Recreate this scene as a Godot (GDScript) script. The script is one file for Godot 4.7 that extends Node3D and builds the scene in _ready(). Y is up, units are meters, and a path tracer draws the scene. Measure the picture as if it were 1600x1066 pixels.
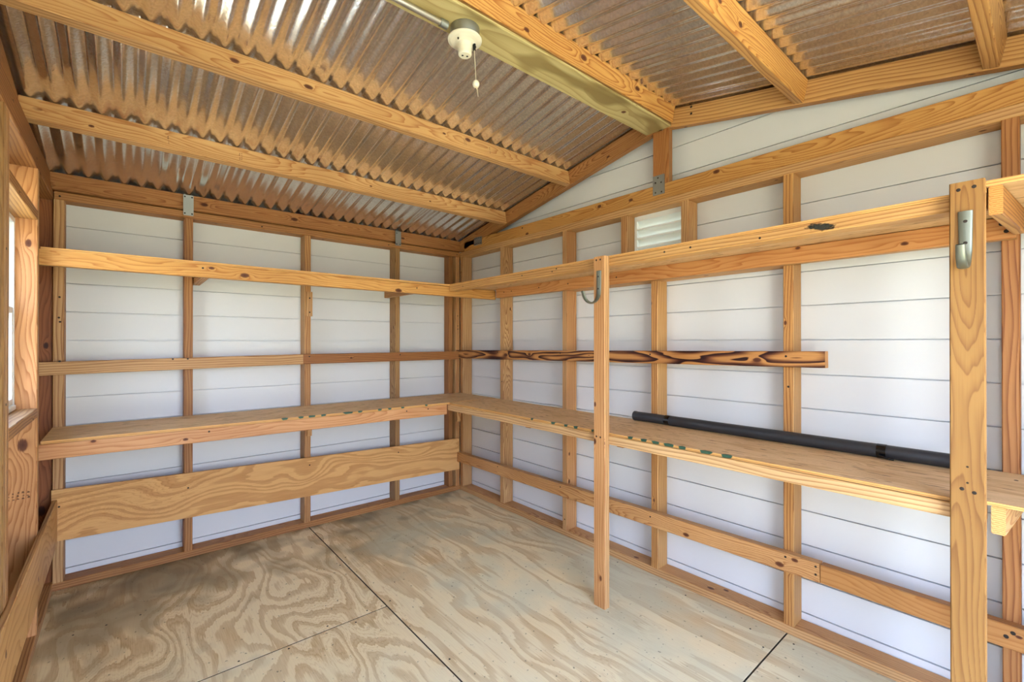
extends Node3D
# A small timber shed seen from its doorway: x = 0 is the inner face of the gable-wall studs on the right,
# z = 0 the inner face of the back-wall studs, y = 0 the plywood floor. Metres.

const T := 0.038          # thickness of framing lumber
const D := 0.089          # depth of a stud
const XL := -2.303        # inner face of the left wall
const ZF := 3.57          # inner face of the front wall
const ZR := 1.785         # ridge
const SLOPE := 0.194
const YRB := 2.251        # underside of the rafters at the ridge
const PLATE := 1.859      # underside of the top plates
const ATW := 2048
const ATH := 2048
const ROWS := 97
const WRAP := 130
const PITCH := 0.0677     # of the corrugation
const AMP := 0.0075

var M := {}
var used := {}
var atlas_bytes: PackedByteArray
var strips := []
var ply_bytes := {}
var ply_jobs := []

# ------------------------------------------------------------------ main
func _ready():
	setting_up_view()
	make_textures()
	make_materials()
	build_ground()
	build_floor()
	build_back_wall()
	build_right_wall()
	build_left_wall()
	build_front_wall()
	build_ceiling()
	build_shelves()
	build_rails()
	build_fittings()

func setting_up_view():
	var cam := Camera3D.new()
	cam.name = "camera"
	cam.fov = 73.83
	cam.near = 0.02
	cam.far = 200.0
	cam.position = Vector3(-2.040, 1.180, 3.041)
	cam.rotation_degrees = Vector3(0.153, -40.375, 0.0)
	add_child(cam)
	cam.make_current()
	var env := Environment.new()
	var sky := Sky.new()
	var sm := ProceduralSkyMaterial.new()
	sm.sky_top_color = Color(0.62, 0.74, 0.95)
	sm.sky_horizon_color = Color(0.88, 0.93, 1.0)
	sm.ground_bottom_color = Color(0.45, 0.47, 0.40)
	sm.ground_horizon_color = Color(0.80, 0.82, 0.82)
	sm.sky_curve = 0.2
	sm.energy_multiplier = 1.0
	sky.sky_material = sm
	env.background_mode = Environment.BG_SKY
	env.sky = sky
	env.background_energy_multiplier = 5.2
	env.tonemap_mode = Environment.TONE_MAPPER_LINEAR
	env.tonemap_exposure = 3.05
	env.sdfgi_enabled = true
	env.ssao_enabled = true
	env.ssil_enabled = true
	var we := WorldEnvironment.new()
	we.name = "world_environment"
	we.environment = env
	add_child(we)
	var sun := DirectionalLight3D.new()
	sun.name = "sun"
	sun.light_energy = 10.0
	sun.light_color = Color(1.0, 0.97, 0.92)
	sun.light_angular_distance = 1.0
	sun.shadow_enabled = true
	sun.rotation_degrees = Vector3(-68.0, 78.0, 0.0)
	add_child(sun)

# ------------------------------------------------------------------ naming
func numbered(key: String, called: String) -> String:
	var k := key + "/" + called
	if not used.has(k):
		used[k] = 0
		return called
	used[k] += 1
	return "%s_%03d" % [called, used[k]]

func put(o: Node, parent: Node) -> Node:
	o.name = numbered(str(parent.get_instance_id()), o.name)
	parent.add_child(o, true)
	return o

func node(called: String, parent: Node = self) -> Node3D:
	var o := Node3D.new()
	o.name = called
	put(o, parent)
	return o

func tag(o: Node, label: String, category: String, group := "") -> Node:
	o.set_meta("label", label)
	o.set_meta("category", category)
	if group != "":
		o.set_meta("group", group)
	return o

func setting(called: String) -> Node3D:
	var o := node(called)
	o.set_meta("kind", "structure")
	return o

func mesh_of(st: SurfaceTool, m: Material, called: String, parent: Node) -> MeshInstance3D:
	var o := MeshInstance3D.new()
	o.name = called
	var me := st.commit()
	me.surface_set_material(0, m)
	o.mesh = me
	put(o, parent)
	return o

# ------------------------------------------------------------------ shapes
func quad(st: SurfaceTool, p: Array, n: Vector3, uv: Array):
	# p in any turn: put clockwise as seen from outside (front faces run clockwise)
	var fl: bool = (p[1] - p[0]).cross(p[2] - p[0]).dot(n) > 0.0
	var order := [0, 2, 1, 0, 3, 2] if fl else [0, 1, 2, 0, 2, 3]
	for i in order:
		st.set_normal(n)
		st.set_uv(uv[i])
		st.add_vertex(p[i])

func vrow(strip: int, v: float) -> float:
	return (strip * ROWS + 48.5 + clampf(v, -0.049, 0.049) / 0.1 * 92.0) / float(ATH)

# A board whose length runs along local x: width w along y, thickness t along z. Chamfered long edges, grain along x.
func board_mesh(len_: float, w: float, t: float, strip: int, uoff: float, vsc: float, c: float) -> SurfaceTool:
	var st := SurfaceTool.new()
	st.begin(Mesh.PRIMITIVE_TRIANGLES)
	var hy := w / 2.0
	var hz := t / 2.0
	c = minf(c, minf(hy, hz) * 0.5)
	var prof := [Vector2(-hy + c, hz), Vector2(hy - c, hz), Vector2(hy, hz - c), Vector2(hy, -hz + c), Vector2(hy - c, -hz), Vector2(-hy + c, -hz), Vector2(-hy, -hz + c), Vector2(-hy, hz - c)]
	var sh: float = fmod(uoff * 7.31 + w * 3.7, 0.03) - 0.015
	var u0: float = uoff / 2.6
	var u1: float = (uoff + len_) / 2.6
	var wide_strip := strip
	for i in 8:
		var a: Vector2 = prof[i]
		var b: Vector2 = prof[(i + 1) % 8]
		var nn := Vector2(b.y - a.y, -(b.x - a.x)).normalized()
		if nn.dot((a + b) / 2.0) < 0.0:
			nn = -nn
		var va: float
		var vb: float
		if absf(nn.y) > 0.9:
			strip = wide_strip
			va = a.x * vsc
			vb = b.x * vsc
			if nn.y < 0.0:
				va = -va
				vb = -vb
		elif absf(nn.x) > 0.9:
			strip = wide_strip if wide_strip in [10, 15, 19] or w < t * 1.3 else (2 if wide_strip != 2 else 3)
			va = a.y + sh
			vb = b.y + sh
		else:
			strip = wide_strip
			va = a.x * vsc
			vb = va + 0.001
		quad(st, [Vector3(-len_ / 2, a.x, a.y), Vector3(len_ / 2, a.x, a.y), Vector3(len_ / 2, b.x, b.y), Vector3(-len_ / 2, b.x, b.y)], Vector3(0, nn.x, nn.y), [Vector2(u0, vrow(strip, va)), Vector2(u1, vrow(strip, va)), Vector2(u1, vrow(strip, vb)), Vector2(u0, vrow(strip, vb))])
	# end grain
	for s in [-1.0, 1.0]:
		var n := Vector3(s, 0, 0)
		var off: float = fmod(absf(uoff) * 3.3 + 0.2 * (s + 1.0), 1.8)
		for i in range(1, 7):
			var q := [prof[0], prof[i], prof[i + 1]]
			var pp := []
			var uu := []
			for e in q:
				pp.append(Vector3(s * len_ / 2, e.x, e.y))
				uu.append(Vector2((off + 0.1 + e.y) / 2.6, vrow(20, e.x * minf(1.0, 0.09 / w))))
			var fl: bool = (pp[1] - pp[0]).cross(pp[2] - pp[0]).dot(n) > 0.0
			for k in ([0, 2, 1] if fl else [0, 1, 2]):
				st.set_normal(n)
				st.set_uv(uu[k])
				st.add_vertex(pp[k])
	return st

# From a to b (ends of the centre line); up = direction of the width.
func board(parent: Node, called: String, a: Vector3, b: Vector3, w: float, t: float, up: Vector3, strip: int, mat: String, uoff := 0.0, vsc := 1.0, c := 0.0025) -> MeshInstance3D:
	var ax := (b - a).normalized()
	var zz := ax.cross(up).normalized()
	var yy := zz.cross(ax)
	var o := mesh_of(board_mesh((b - a).length(), w, t, strip, uoff, vsc, c), M[mat], called, parent)
	o.transform = Transform3D(Basis(ax, yy, zz), (a + b) / 2.0)
	return o

# Axis-aligned board given by its box; runs along axis "x", "y" or "z".
func bx(parent: Node, called: String, x: Vector2, y: Vector2, z: Vector2, axis: String, strip: int, mat: String, uoff := 0.0, vsc := 1.0, c := 0.0025) -> MeshInstance3D:
	var ctr := Vector3((x.x + x.y) / 2, (y.x + y.y) / 2, (z.x + z.y) / 2)
	var s := Vector3(x.y - x.x, y.y - y.x, z.y - z.x)
	var ax := Vector3(1, 0, 0) if axis == "x" else (Vector3(0, 1, 0) if axis == "y" else Vector3(0, 0, 1))
	var ln := s.dot(ax)
	var others := []
	for e in [Vector3(1, 0, 0), Vector3(0, 1, 0), Vector3(0, 0, 1)]:
		if absf(e.dot(ax)) < 0.5:
			others.append(e)
	var up: Vector3 = others[0] if s.dot(others[0]) >= s.dot(others[1]) else others[1]
	var th: float = minf(s.dot(others[0]), s.dot(others[1]))
	return board(parent, called, ctr - ax * ln / 2, ctr + ax * ln / 2, s.dot(up), th, up, strip, mat, uoff, vsc, c)

# A flat polygon in the plane (e1, e2) through o, given thickness along n.
func prism(parent: Node, called: String, pts: Array, o: Vector3, e1: Vector3, e2: Vector3, n: Vector3, thick: float, m: Material, uvs := 1.0) -> MeshInstance3D:
	var st := SurfaceTool.new()
	st.begin(Mesh.PRIMITIVE_TRIANGLES)
	var P := func(p: Vector2, k: float) -> Vector3: return o + e1 * p.x + e2 * p.y + n * k
	var cnt := pts.size()
	var tri := Geometry2D.triangulate_polygon(PackedVector2Array(pts))
	for side in [0.0, thick]:
		var nn: Vector3 = -n if side == 0.0 else n
		for i in range(0, tri.size(), 3):
			var q := [P.call(pts[tri[i]], side), P.call(pts[tri[i + 1]], side), P.call(pts[tri[i + 2]], side)]
			var fl: bool = (q[1] - q[0]).cross(q[2] - q[0]).dot(nn) > 0.0
			for k in ([0, 2, 1] if fl else [0, 1, 2]):
				st.set_normal(nn)
				st.set_uv(pts[tri[i + k]] * uvs)
				st.add_vertex(q[k])
	var area := 0.0
	for i in cnt:
		area += pts[i].cross(pts[(i + 1) % cnt])
	for i in cnt:
		var a: Vector2 = pts[i]
		var b: Vector2 = pts[(i + 1) % cnt]
		var d := (b - a).normalized()
		var out2 := Vector2(d.y, -d.x) * signf(area)
		quad(st, [P.call(a, 0.0), P.call(b, 0.0), P.call(b, thick), P.call(a, thick)], e1 * out2.x + e2 * out2.y, [a * uvs, b * uvs, b * uvs, a * uvs])
	return mesh_of(st, m, called, parent)

func box(parent: Node, called: String, x: Vector2, y: Vector2, z: Vector2, m: Material, c := 0.0) -> MeshInstance3D:
	var o := MeshInstance3D.new()
	o.name = called
	if c <= 0.0:
		var b := BoxMesh.new()
		b.size = Vector3(x.y - x.x, y.y - y.x, z.y - z.x)
		b.material = m
		o.mesh = b
	else:
		var st := board_mesh(x.y - x.x, y.y - y.x, z.y - z.x, 2, 0.0, 1.0, c)
		var me := st.commit()
		me.surface_set_material(0, m)
		o.mesh = me
	o.position = Vector3((x.x + x.y) / 2, (y.x + y.y) / 2, (z.x + z.y) / 2)
	put(o, parent)
	return o

# Lathe about local y; prof = Vector2(radius, y) from one end to the other.
func lathe(prof: Array, seg := 32) -> SurfaceTool:
	var st := SurfaceTool.new()
	st.begin(Mesh.PRIMITIVE_TRIANGLES)
	for i in prof.size() - 1:
		st.set_smooth_group(-1)
		for k in seg:
			var a := TAU * k / seg
			var b := TAU * (k + 1) / seg
			var p := [Vector3(prof[i].x * cos(a), prof[i].y, prof[i].x * sin(a)), Vector3(prof[i].x * cos(b), prof[i].y, prof[i].x * sin(b)), Vector3(prof[i + 1].x * cos(b), prof[i + 1].y, prof[i + 1].x * sin(b)), Vector3(prof[i + 1].x * cos(a), prof[i + 1].y, prof[i + 1].x * sin(a))]
			var d: Vector2 = (prof[i + 1] - prof[i]).normalized()
			var rn := Vector2(d.y, -d.x)
			var na := Vector3(rn.x * cos(a), rn.y, rn.x * sin(a))
			var nb := Vector3(rn.x * cos(b), rn.y, rn.x * sin(b))
			var ns := [na, nb, nb, na]
			var fl: bool = (p[1] - p[0]).cross(p[2] - p[0]).dot(na + nb) > 0.0
			if (p[1] - p[0]).length() < 1e-6:
				fl = (p[2] - p[0]).cross(p[3] - p[0]).dot(na + nb) > 0.0
			for j in ([0, 2, 1, 0, 3, 2] if fl else [0, 1, 2, 0, 2, 3]):
				st.set_normal(ns[j])
				st.set_uv(Vector2(float(k) / seg, p[j].y))
				st.add_vertex(p[j])
	return st

# A round or flat bar swept along points; half sizes ra (along "side") and rb.
func sweep(pts: Array, side: Vector3, ra0: float, rb: float, seg := 12, taper := 1.0) -> SurfaceTool:
	var st := SurfaceTool.new()
	st.begin(Mesh.PRIMITIVE_TRIANGLES)
	var rings := []
	var norms := []
	for i in pts.size():
		var tg: Vector3 = (pts[mini(i + 1, pts.size() - 1)] - pts[maxi(i - 1, 0)]).normalized()
		var s1 := (side - tg * side.dot(tg)).normalized()
		var s2 := tg.cross(s1)
		var ra := lerpf(ra0, ra0 * taper, float(i) / (pts.size() - 1))
		var r := []
		var nr := []
		for k in seg:
			var a := TAU * k / seg
			r.append(pts[i] + s1 * cos(a) * ra + s2 * sin(a) * rb)
			nr.append((s1 * cos(a) / ra + s2 * sin(a) / rb).normalized())
		rings.append(r)
		norms.append(nr)
	for i in pts.size() - 1:
		for k in seg:
			var k2 := (k + 1) % seg
			var p := [rings[i][k], rings[i][k2], rings[i + 1][k2], rings[i + 1][k]]
			var ns := [norms[i][k], norms[i][k2], norms[i + 1][k2], norms[i + 1][k]]
			var fl: bool = (p[1] - p[0]).cross(p[2] - p[0]).dot(ns[0] + ns[1]) > 0.0
			for j in ([0, 2, 1, 0, 3, 2] if fl else [0, 1, 2, 0, 2, 3]):
				st.set_normal(ns[j])
				st.set_uv(Vector2(float(k) / seg, float(i) * 0.1))
				st.add_vertex(p[j])
	for e in [0, pts.size() - 1]:
		var n: Vector3 = (pts[0] - pts[1]).normalized() if e == 0 else (pts[e] - pts[e - 1]).normalized()
		for k in seg:
			var q := [pts[e], rings[e][k], rings[e][(k + 1) % seg]]
			var fl: bool = (q[1] - q[0]).cross(q[2] - q[0]).dot(n) > 0.0
			for j in ([0, 2, 1] if fl else [0, 1, 2]):
				st.set_normal(n)
				st.set_uv(Vector2(0, 0))
				st.add_vertex(q[j])
	return st

# A screw or nail head lying on a face: at = the place in the world, n = the face's outward direction.
func screw(parent: Node3D, at: Vector3, n: Vector3, r := 0.0045, called := "screw"):
	var st := lathe([Vector2(0.0001, 0.0008), Vector2(r * 0.75, 0.0008), Vector2(r, 0.0), Vector2(r, -0.004)], 10)
	var o := mesh_of(st, M["screw"], called, parent)
	var up := n.normalized()
	var s := up.cross(Vector3(0.3, 0.5, 0.81)).normalized()
	var w := Transform3D(Basis(s, up, s.cross(up)), at)
	var pt := Transform3D.IDENTITY
	var q: Node = parent
	while q is Node3D and q != self:
		pt = q.transform * pt
		q = q.get_parent()
	o.transform = pt.affine_inverse() * w

# A faint, smeared mill stamp: rows of small strokes printed on a face (at, right, up, outwards).
func stamp(parent: Node3D, at: Vector3, ex: Vector3, ey: Vector3, n: Vector3, cols: int, rows: int, sz: float, seed_: int):
	var rng := RandomNumberGenerator.new()
	rng.seed = seed_
	var pt := Transform3D.IDENTITY
	var q: Node = parent
	while q is Node3D and q != self:
		pt = q.transform * pt
		q = q.get_parent()
	for r in rows:
		for k in cols:
			var o0 := at + ex * (sz * 1.2 * k + rng.randf() * sz * 0.3) - ey * (sz * r + sz * rng.randf() * 0.25)
			var w := sz * (0.45 + rng.randf() * 0.35)
			var h := sz * (0.3 + rng.randf() * 0.45)
			var o := prism(parent, "mill_stamp", [Vector2(0, 0), Vector2(w, h * 0.1), Vector2(w * 0.8, h * (0.5 + rng.randf() * 0.5)), Vector2(w * 0.2, h)], o0, ex, ey, n, 0.0002, M["ink"])
			o.transform = pt.affine_inverse() * o.transform

# ------------------------------------------------------------------ textures
# Each strip of the atlas is one board face 2.4 m x 0.1 m. kind: 0 flat-sawn with cathedrals, 1 straight-grained, 2 green and blotchy, 3 edge of plywood, 4 end grain.
func strip_list():
	var L := Color(0.85, 0.64, 0.40)
	var K := Color(0.58, 0.35, 0.17)
	strips = [
		{kind = 0, e = L, l = K, per = 0.0075, d = 0.012, v0 = 0.01, tilt = 0.010, knots = [[1.7, -0.02, 0.007]]},
		{kind = 0, e = Color(0.88, 0.66, 0.40), l = Color(0.72, 0.43, 0.20), per = 0.009, d = 0.02, v0 = -0.02, tilt = -0.012, knots = [[1.25, 0.01, 0.008]]},
		{kind = 1, e = L, l = Color(0.62, 0.39, 0.20), per = 0.0085, d = 0.10, v0 = 0.09, tilt = 0.004, knots = []},
		{kind = 1, e = Color(0.83, 0.59, 0.34), l = Color(0.54, 0.31, 0.15), per = 0.009, d = 0.06, v0 = -0.08, tilt = 0.006, knots = [[0.9, 0.0, 0.006], [1.9, 0.015, 0.006]]},
		{kind = 0, e = Color(0.88, 0.66, 0.39), l = Color(0.74, 0.46, 0.22), per = 0.011, d = 0.03, v0 = 0.0, tilt = 0.012, knots = [[0.60, 0.005, 0.010], [0.85, 0.002, 0.011], [1.47, 0.004, 0.006], [1.61, 0.015, 0.011]]},
		{kind = 0, e = Color(0.88, 0.66, 0.40), l = Color(0.72, 0.44, 0.20), per = 0.010, d = 0.05, v0 = 0.03, tilt = 0.010, knots = [[0.05, 0.0, 0.009], [0.20, -0.02, 0.006], [1.36, 0.0, 0.005], [1.74, -0.01, 0.005]]},
		{kind = 0, e = Color(0.90, 0.66, 0.36), l = Color(0.68, 0.37, 0.14), per = 0.009, d = 0.012, v0 = 0.02, tilt = 0.016, knots = [[1.38, -0.018, 0.008], [1.68, 0.004, 0.012], [2.04, 0.012, 0.011]]},
		{kind = 0, e = Color(0.90, 0.66, 0.36), l = Color(0.70, 0.40, 0.16), per = 0.008, d = 0.015, v0 = -0.03, tilt = 0.014, knots = [[1.62, 0.0, 0.008], [1.76, -0.005, 0.009]]},
		{kind = 0, e = Color(0.90, 0.66, 0.36), l = Color(0.76, 0.47, 0.21), per = 0.010, d = 0.06, v0 = 0.05, tilt = 0.008, knots = [[0.62, 0.014, 0.008], [0.76, -0.008, 0.013], [1.59, -0.022, 0.014]]},
		{kind = 0, e = Color(0.87, 0.61, 0.38), l = Color(0.76, 0.46, 0.24), per = 0.012, d = 0.06, v0 = 0.05, tilt = 0.01, knots = [[0.20, 0.025, 0.006], [0.52, -0.010, 0.007]]},
		{kind = 0, e = Color(0.82, 0.55, 0.27), l = Color(0.27, 0.09, 0.03), per = 0.017, d = 0.016, v0 = 0.002, tilt = 0.016, knots = [[0.62, 0.0, 0.012], [0.86, 0.005, 0.009], [2.26, -0.005, 0.010]]},
		{kind = 0, e = Color(0.64, 0.45, 0.23), l = Color(0.53, 0.34, 0.16), per = 0.011, d = 0.02, v0 = 0.02, tilt = 0.012, knots = []},
		{kind = 1, e = Color(0.86, 0.61, 0.36), l = Color(0.72, 0.44, 0.22), per = 0.009, d = 0.05, v0 = -0.05, tilt = 0.006, knots = [[0.13, -0.008, 0.008], [0.733, 0.024, 0.009], [0.90, 0.022, 0.007]]},
		{kind = 0, e = Color(0.90, 0.68, 0.40), l = Color(0.80, 0.55, 0.28), per = 0.012, d = 0.06, v0 = 0.05, tilt = 0.008, knots = [[0.7, 0.01, 0.005], [1.3, -0.01, 0.006]]},
		{kind = 0, e = Color(0.86, 0.62, 0.36), l = Color(0.68, 0.41, 0.19), per = 0.008, d = 0.03, v0 = -0.03, tilt = 0.010, knots = [[1.93, -0.02, 0.010], [2.33, -0.015, 0.011], [2.385, 0.02, 0.008]]},
		{kind = 2, e = Color(0.84, 0.76, 0.50), l = Color(0.72, 0.61, 0.36), per = 0.014, d = 0.02, v0 = 0.0, tilt = 0.016, knots = [[2.06, 0.0, 0.008]]},
		{kind = 0, e = Color(0.88, 0.61, 0.36), l = Color(0.70, 0.42, 0.20), per = 0.010, d = 0.05, v0 = 0.04, tilt = 0.006, knots = [[0.745, -0.006, 0.016], [1.525, -0.02, 0.010]]},
		{kind = 0, e = Color(0.84, 0.61, 0.33), l = Color(0.66, 0.40, 0.17), per = 0.009, d = 0.03, v0 = 0.03, tilt = 0.010, knots = [[0.74, -0.03, 0.010], [1.35, 0.014, 0.010], [1.56, 0.0, 0.009], [2.02, 0.02, 0.010]]},
		{kind = 0, e = Color(0.82, 0.60, 0.37), l = Color(0.64, 0.40, 0.20), per = 0.010, d = 0.02, v0 = 0.0, tilt = 0.014, knots = [[0.64, 0.0, 0.011], [1.11, 0.0, 0.013], [1.85, -0.01, 0.009]]},
		{kind = 3, e = Color(0.87, 0.68, 0.44), l = Color(0.62, 0.42, 0.24), per = 0.004, d = 0.0, v0 = 0.0, tilt = 0.0, knots = []},
		{kind = 4, e = Color(0.84, 0.62, 0.38), l = Color(0.62, 0.38, 0.19), per = 0.005, d = 0.0, v0 = 0.0, tilt = 0.0, knots = []},
	]

var n1: FastNoiseLite
var n2: FastNoiseLite
var strip_out := []

func noise(seed_: int, f: float, oct: int) -> FastNoiseLite:
	var n := FastNoiseLite.new()
	n.seed = seed_
	n.noise_type = FastNoiseLite.TYPE_SIMPLEX_SMOOTH
	n.frequency = f
	n.fractal_type = FastNoiseLite.FRACTAL_FBM if oct > 1 else FastNoiseLite.FRACTAL_NONE
	n.fractal_octaves = oct
	return n

func paint_strip(si: int):
	var s: Dictionary = strips[si]
	var out := PackedByteArray()
	out.resize(ATW * ROWS * 3)
	var kind: int = s.kind
	var ce: Color = s.e
	var cl: Color = s.l
	var per: float = s.per
	var kn: Array = s.knots
	var base := si * 37.0
	# per-column drift of the pith
	var w1 := PackedFloat32Array()
	var w2 := PackedFloat32Array()
	w1.resize(ATW + WRAP)
	w2.resize(ATW + WRAP)
	for x in ATW + WRAP:
		var u := x * 2.6 / ATW
		w1[x] = n1.get_noise_2d(u * 0.9, base) * 0.03 * (0.35 if kind == 1 else 1.0)
		w2[x] = n1.get_noise_2d(u * 1.1, base + 11.0) * (0.05 if kind != 1 else 0.01) + s.tilt * (u - 1.2)
	var wide := 0.012 if kind == 0 else 0.004
	for y in ROWS:
		var v := (y - 48.5) / 92.0 * 0.1
		for xx in ATW + WRAP:
			var x: int = xx
			var u := x * 2.6 / ATW
			var c: Color
			var fib := n2.get_noise_2d(u * 6.0, (v + base) * 420.0)
			if kind == 3:
				var q := v / per + n1.get_noise_2d(u * 3.0, v * 60.0 + base) * 0.3
				var odd := int(floor(q)) & 1
				c = ce.lerp(cl, 0.55 * odd + 0.25 * clampf(fib * 2.0, 0.0, 1.0))
			elif kind == 4:
				var uu := fmod(u, 0.12) - 0.06
				var r4: float = sqrt(pow(uu + 0.05, 2) + pow(v + 0.07, 2)) / per + n1.get_noise_2d(u * 20.0, v * 20.0) * 0.4
				var f4: float = r4 - floor(r4)
				c = ce.lerp(cl, f4 * f4 * 0.9)
			else:
				var dv: float = v - s.v0 - w1[x]
				var dd: float = s.d + w2[x]
				var r := sqrt(dv * dv + dd * dd)
				r += n1.get_noise_2d(u * 2.6, v * 26.0 + base) * wide * 0.55
				var dark := 0.0
				for k in kn:
					var du: float = (u - k[0])
					var ks: float = k[2]
					if absf(du) < ks * 9.0:
						var a: float = du / ks
						var b: float = (v - k[1]) / ks
						var e: float = a * a * 0.10 + b * b * 0.55
						if e < 7.0:
							r += ks * 1.6 * exp(-e)
						var rr := sqrt(a * a * 0.62 + b * b * 1.9) + fib * 0.25
						if rr < 1.0:
							dark = maxf(dark, 0.75 + 0.25 * (1.0 - rr))
						elif rr < 1.35:
							dark = maxf(dark, (1.35 - rr) / 0.35 * 0.75)
				var q2: float = r / per
				var f: float = q2 - floor(q2)
				var t: float = f * f * f if si != 10 else smoothstep(0.15, 1.0, f)
				if f > 0.93:
					t = t * (1.0 - f) / 0.07
				c = ce.lerp(cl, clampf(t * 1.2 + fib * 0.22, 0.0, 1.25))
				if kind == 2:
					var bl := n1.get_noise_2d(u * 2.2, v * 9.0 + base + 70.0)
					c = c.lerp(Color(0.60, 0.50, 0.28), clampf(bl * 2.6 - 0.25, 0.0, 0.85))
				var big := n1.get_noise_2d(u * 1.3, base + 40.0 + v * 4.0) * 0.06
				c = Color(c.r + big, c.g + big, c.b + big * 0.8)
				var lum := c.r * 0.4 + c.g * 0.5 + c.b * 0.1
				c = c.lerp(Color(lum, lum, lum), 0.12) * 0.93
				if dark > 0.0:
					c = c.lerp(Color(0.30, 0.14, 0.07), dark)
			if x >= ATW:
				# runs on past the end and fades into the start, so that a long board shows no joint
				var w := 1.0 - float(x - ATW) / WRAP
				var j := (y * ATW + x - ATW) * 3
				c = Color(out[j] / 255.0, out[j + 1] / 255.0, out[j + 2] / 255.0).lerp(c, w)
				x -= ATW
			var i := (y * ATW + x) * 3
			out[i] = int(clampf(c.r, 0, 1) * 255)
			out[i + 1] = int(clampf(c.g, 0, 1) * 255)
			out[i + 2] = int(clampf(c.b, 0, 1) * 255)
	strip_out[si] = out

# Plywood: rings of a rotary-cut veneer are contour lines of a slow noise.
var ply_specs := []
var ply_out := []
func paint_ply(job: int):
	var J: Array = ply_jobs[job]
	var sp: Dictionary = ply_specs[J[0]]
	var W: int = sp.w
	var y0: int = J[1]
	var y1: int = J[2]
	var out := PackedByteArray()
	out.resize(W * (y1 - y0) * 3)
	var floor_like: bool = sp.kind == "floor"
	for y in range(y0, y1):
		for x in W:
			# g along the grain, a across it, metres
			var g: float
			var a: float
			if floor_like:
				a = -2.42 + x * sp.mx
				g = y * sp.my
			else:
				g = x * sp.mx
				a = y * sp.my
			var c: Color
			var off := 0.0
			var kx := 1.0
			if floor_like:
				if a < -1.148:
					off = 3.0 if g < 1.13 else 9.0
				else:
					off = 17.0 if g < 2.358 else 31.0
					kx = 2.6
			else:
				off = sp.seed
				kx = sp.kx
			var wx := n1.get_noise_2d(g * 1.6 + off, a * 3.0) * 0.08
			var q: float = n1.get_noise_2d(g * 0.75 / kx + off * 3.1, (a + wx) * (2.5 if kx < 2.0 else 1.9) * sqrt(kx) + off) * sp.rings * (0.62 if floor_like and kx > 2.0 else 1.0)
			q += n1.get_noise_2d(g * 2.0 / kx + off, a * 11.0) * 0.26 + n1.get_noise_2d(g * 7.0 / kx + off, a * 34.0) * 0.10 + n2.get_noise_2d(g * 5.0 / kx + off, a * 90.0) * 0.10
			var f: float = q - floor(q)
			var t: float = smoothstep(0.46, 0.62, f) * (0.25 + 0.60 * f)
			if f > 0.97:
				t *= (1.0 - f) / 0.03
			var f4: float = q * 4.6 - floor(q * 4.6)
			var msk := clampf(n1.get_noise_2d(g * 0.9 + off + 60.0, a * 1.8) * 2.2 + 0.3, 0.0, 1.0)
			t = clampf(t + smoothstep(0.55, 1.0, f4) * msk * 0.55, 0.0, 1.1)
			var fib := n2.get_noise_2d(g * 7.0 + off, a * 330.0)
			c = sp.e.lerp(sp.l, clampf(t * sp.con + fib * 0.20, 0.0, 1.0))
			if floor_like:
				var d0 := n1.get_noise_2d(g * 1.1 + 50.0, a * 1.1)
				var d1 := n1.get_noise_2d(g * 4.5 + 80.0, a * 4.5)
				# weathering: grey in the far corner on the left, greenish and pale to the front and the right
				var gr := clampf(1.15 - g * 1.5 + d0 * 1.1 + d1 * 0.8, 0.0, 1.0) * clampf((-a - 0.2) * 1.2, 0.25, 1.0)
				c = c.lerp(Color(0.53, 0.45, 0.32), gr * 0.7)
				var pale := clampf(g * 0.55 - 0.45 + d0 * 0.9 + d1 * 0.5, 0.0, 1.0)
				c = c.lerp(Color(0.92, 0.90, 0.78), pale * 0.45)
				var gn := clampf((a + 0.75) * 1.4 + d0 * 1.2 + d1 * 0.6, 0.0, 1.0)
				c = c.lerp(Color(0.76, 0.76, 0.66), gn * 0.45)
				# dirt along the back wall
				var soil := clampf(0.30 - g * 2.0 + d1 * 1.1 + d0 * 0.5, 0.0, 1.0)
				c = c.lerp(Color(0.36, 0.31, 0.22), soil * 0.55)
				var sp2 := n2.get_noise_2d(g * 45.0, a * 45.0)
				if sp2 > 0.66:
					c = c.lerp(Color(0.28, 0.24, 0.18), clampf((sp2 - 0.66) * 5.0, 0.0, 0.6))
			else:
				var d2 := n1.get_noise_2d(g * 3.0 + off, a * 14.0)
				var m := clampf(d2 * 1.4 - 0.25, 0.0, 1.0)
				c = c.lerp(sp.l, m * sp.blot)
				var sp3 := n2.get_noise_2d(g * 9.0 + off, a * 60.0)
				if sp3 > 0.5 and sp.spots > 0.0:
					c = c.lerp(Color(0.33, 0.20, 0.11), clampf((sp3 - 0.5) * 6.0, 0.0, sp.spots))
			var i := ((y - y0) * W + x) * 3
			out[i] = int(clampf(c.r, 0, 1) * 255)
			out[i + 1] = int(clampf(c.g, 0, 1) * 255)
			out[i + 2] = int(clampf(c.b, 0, 1) * 255)
	ply_out[job] = out

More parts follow.
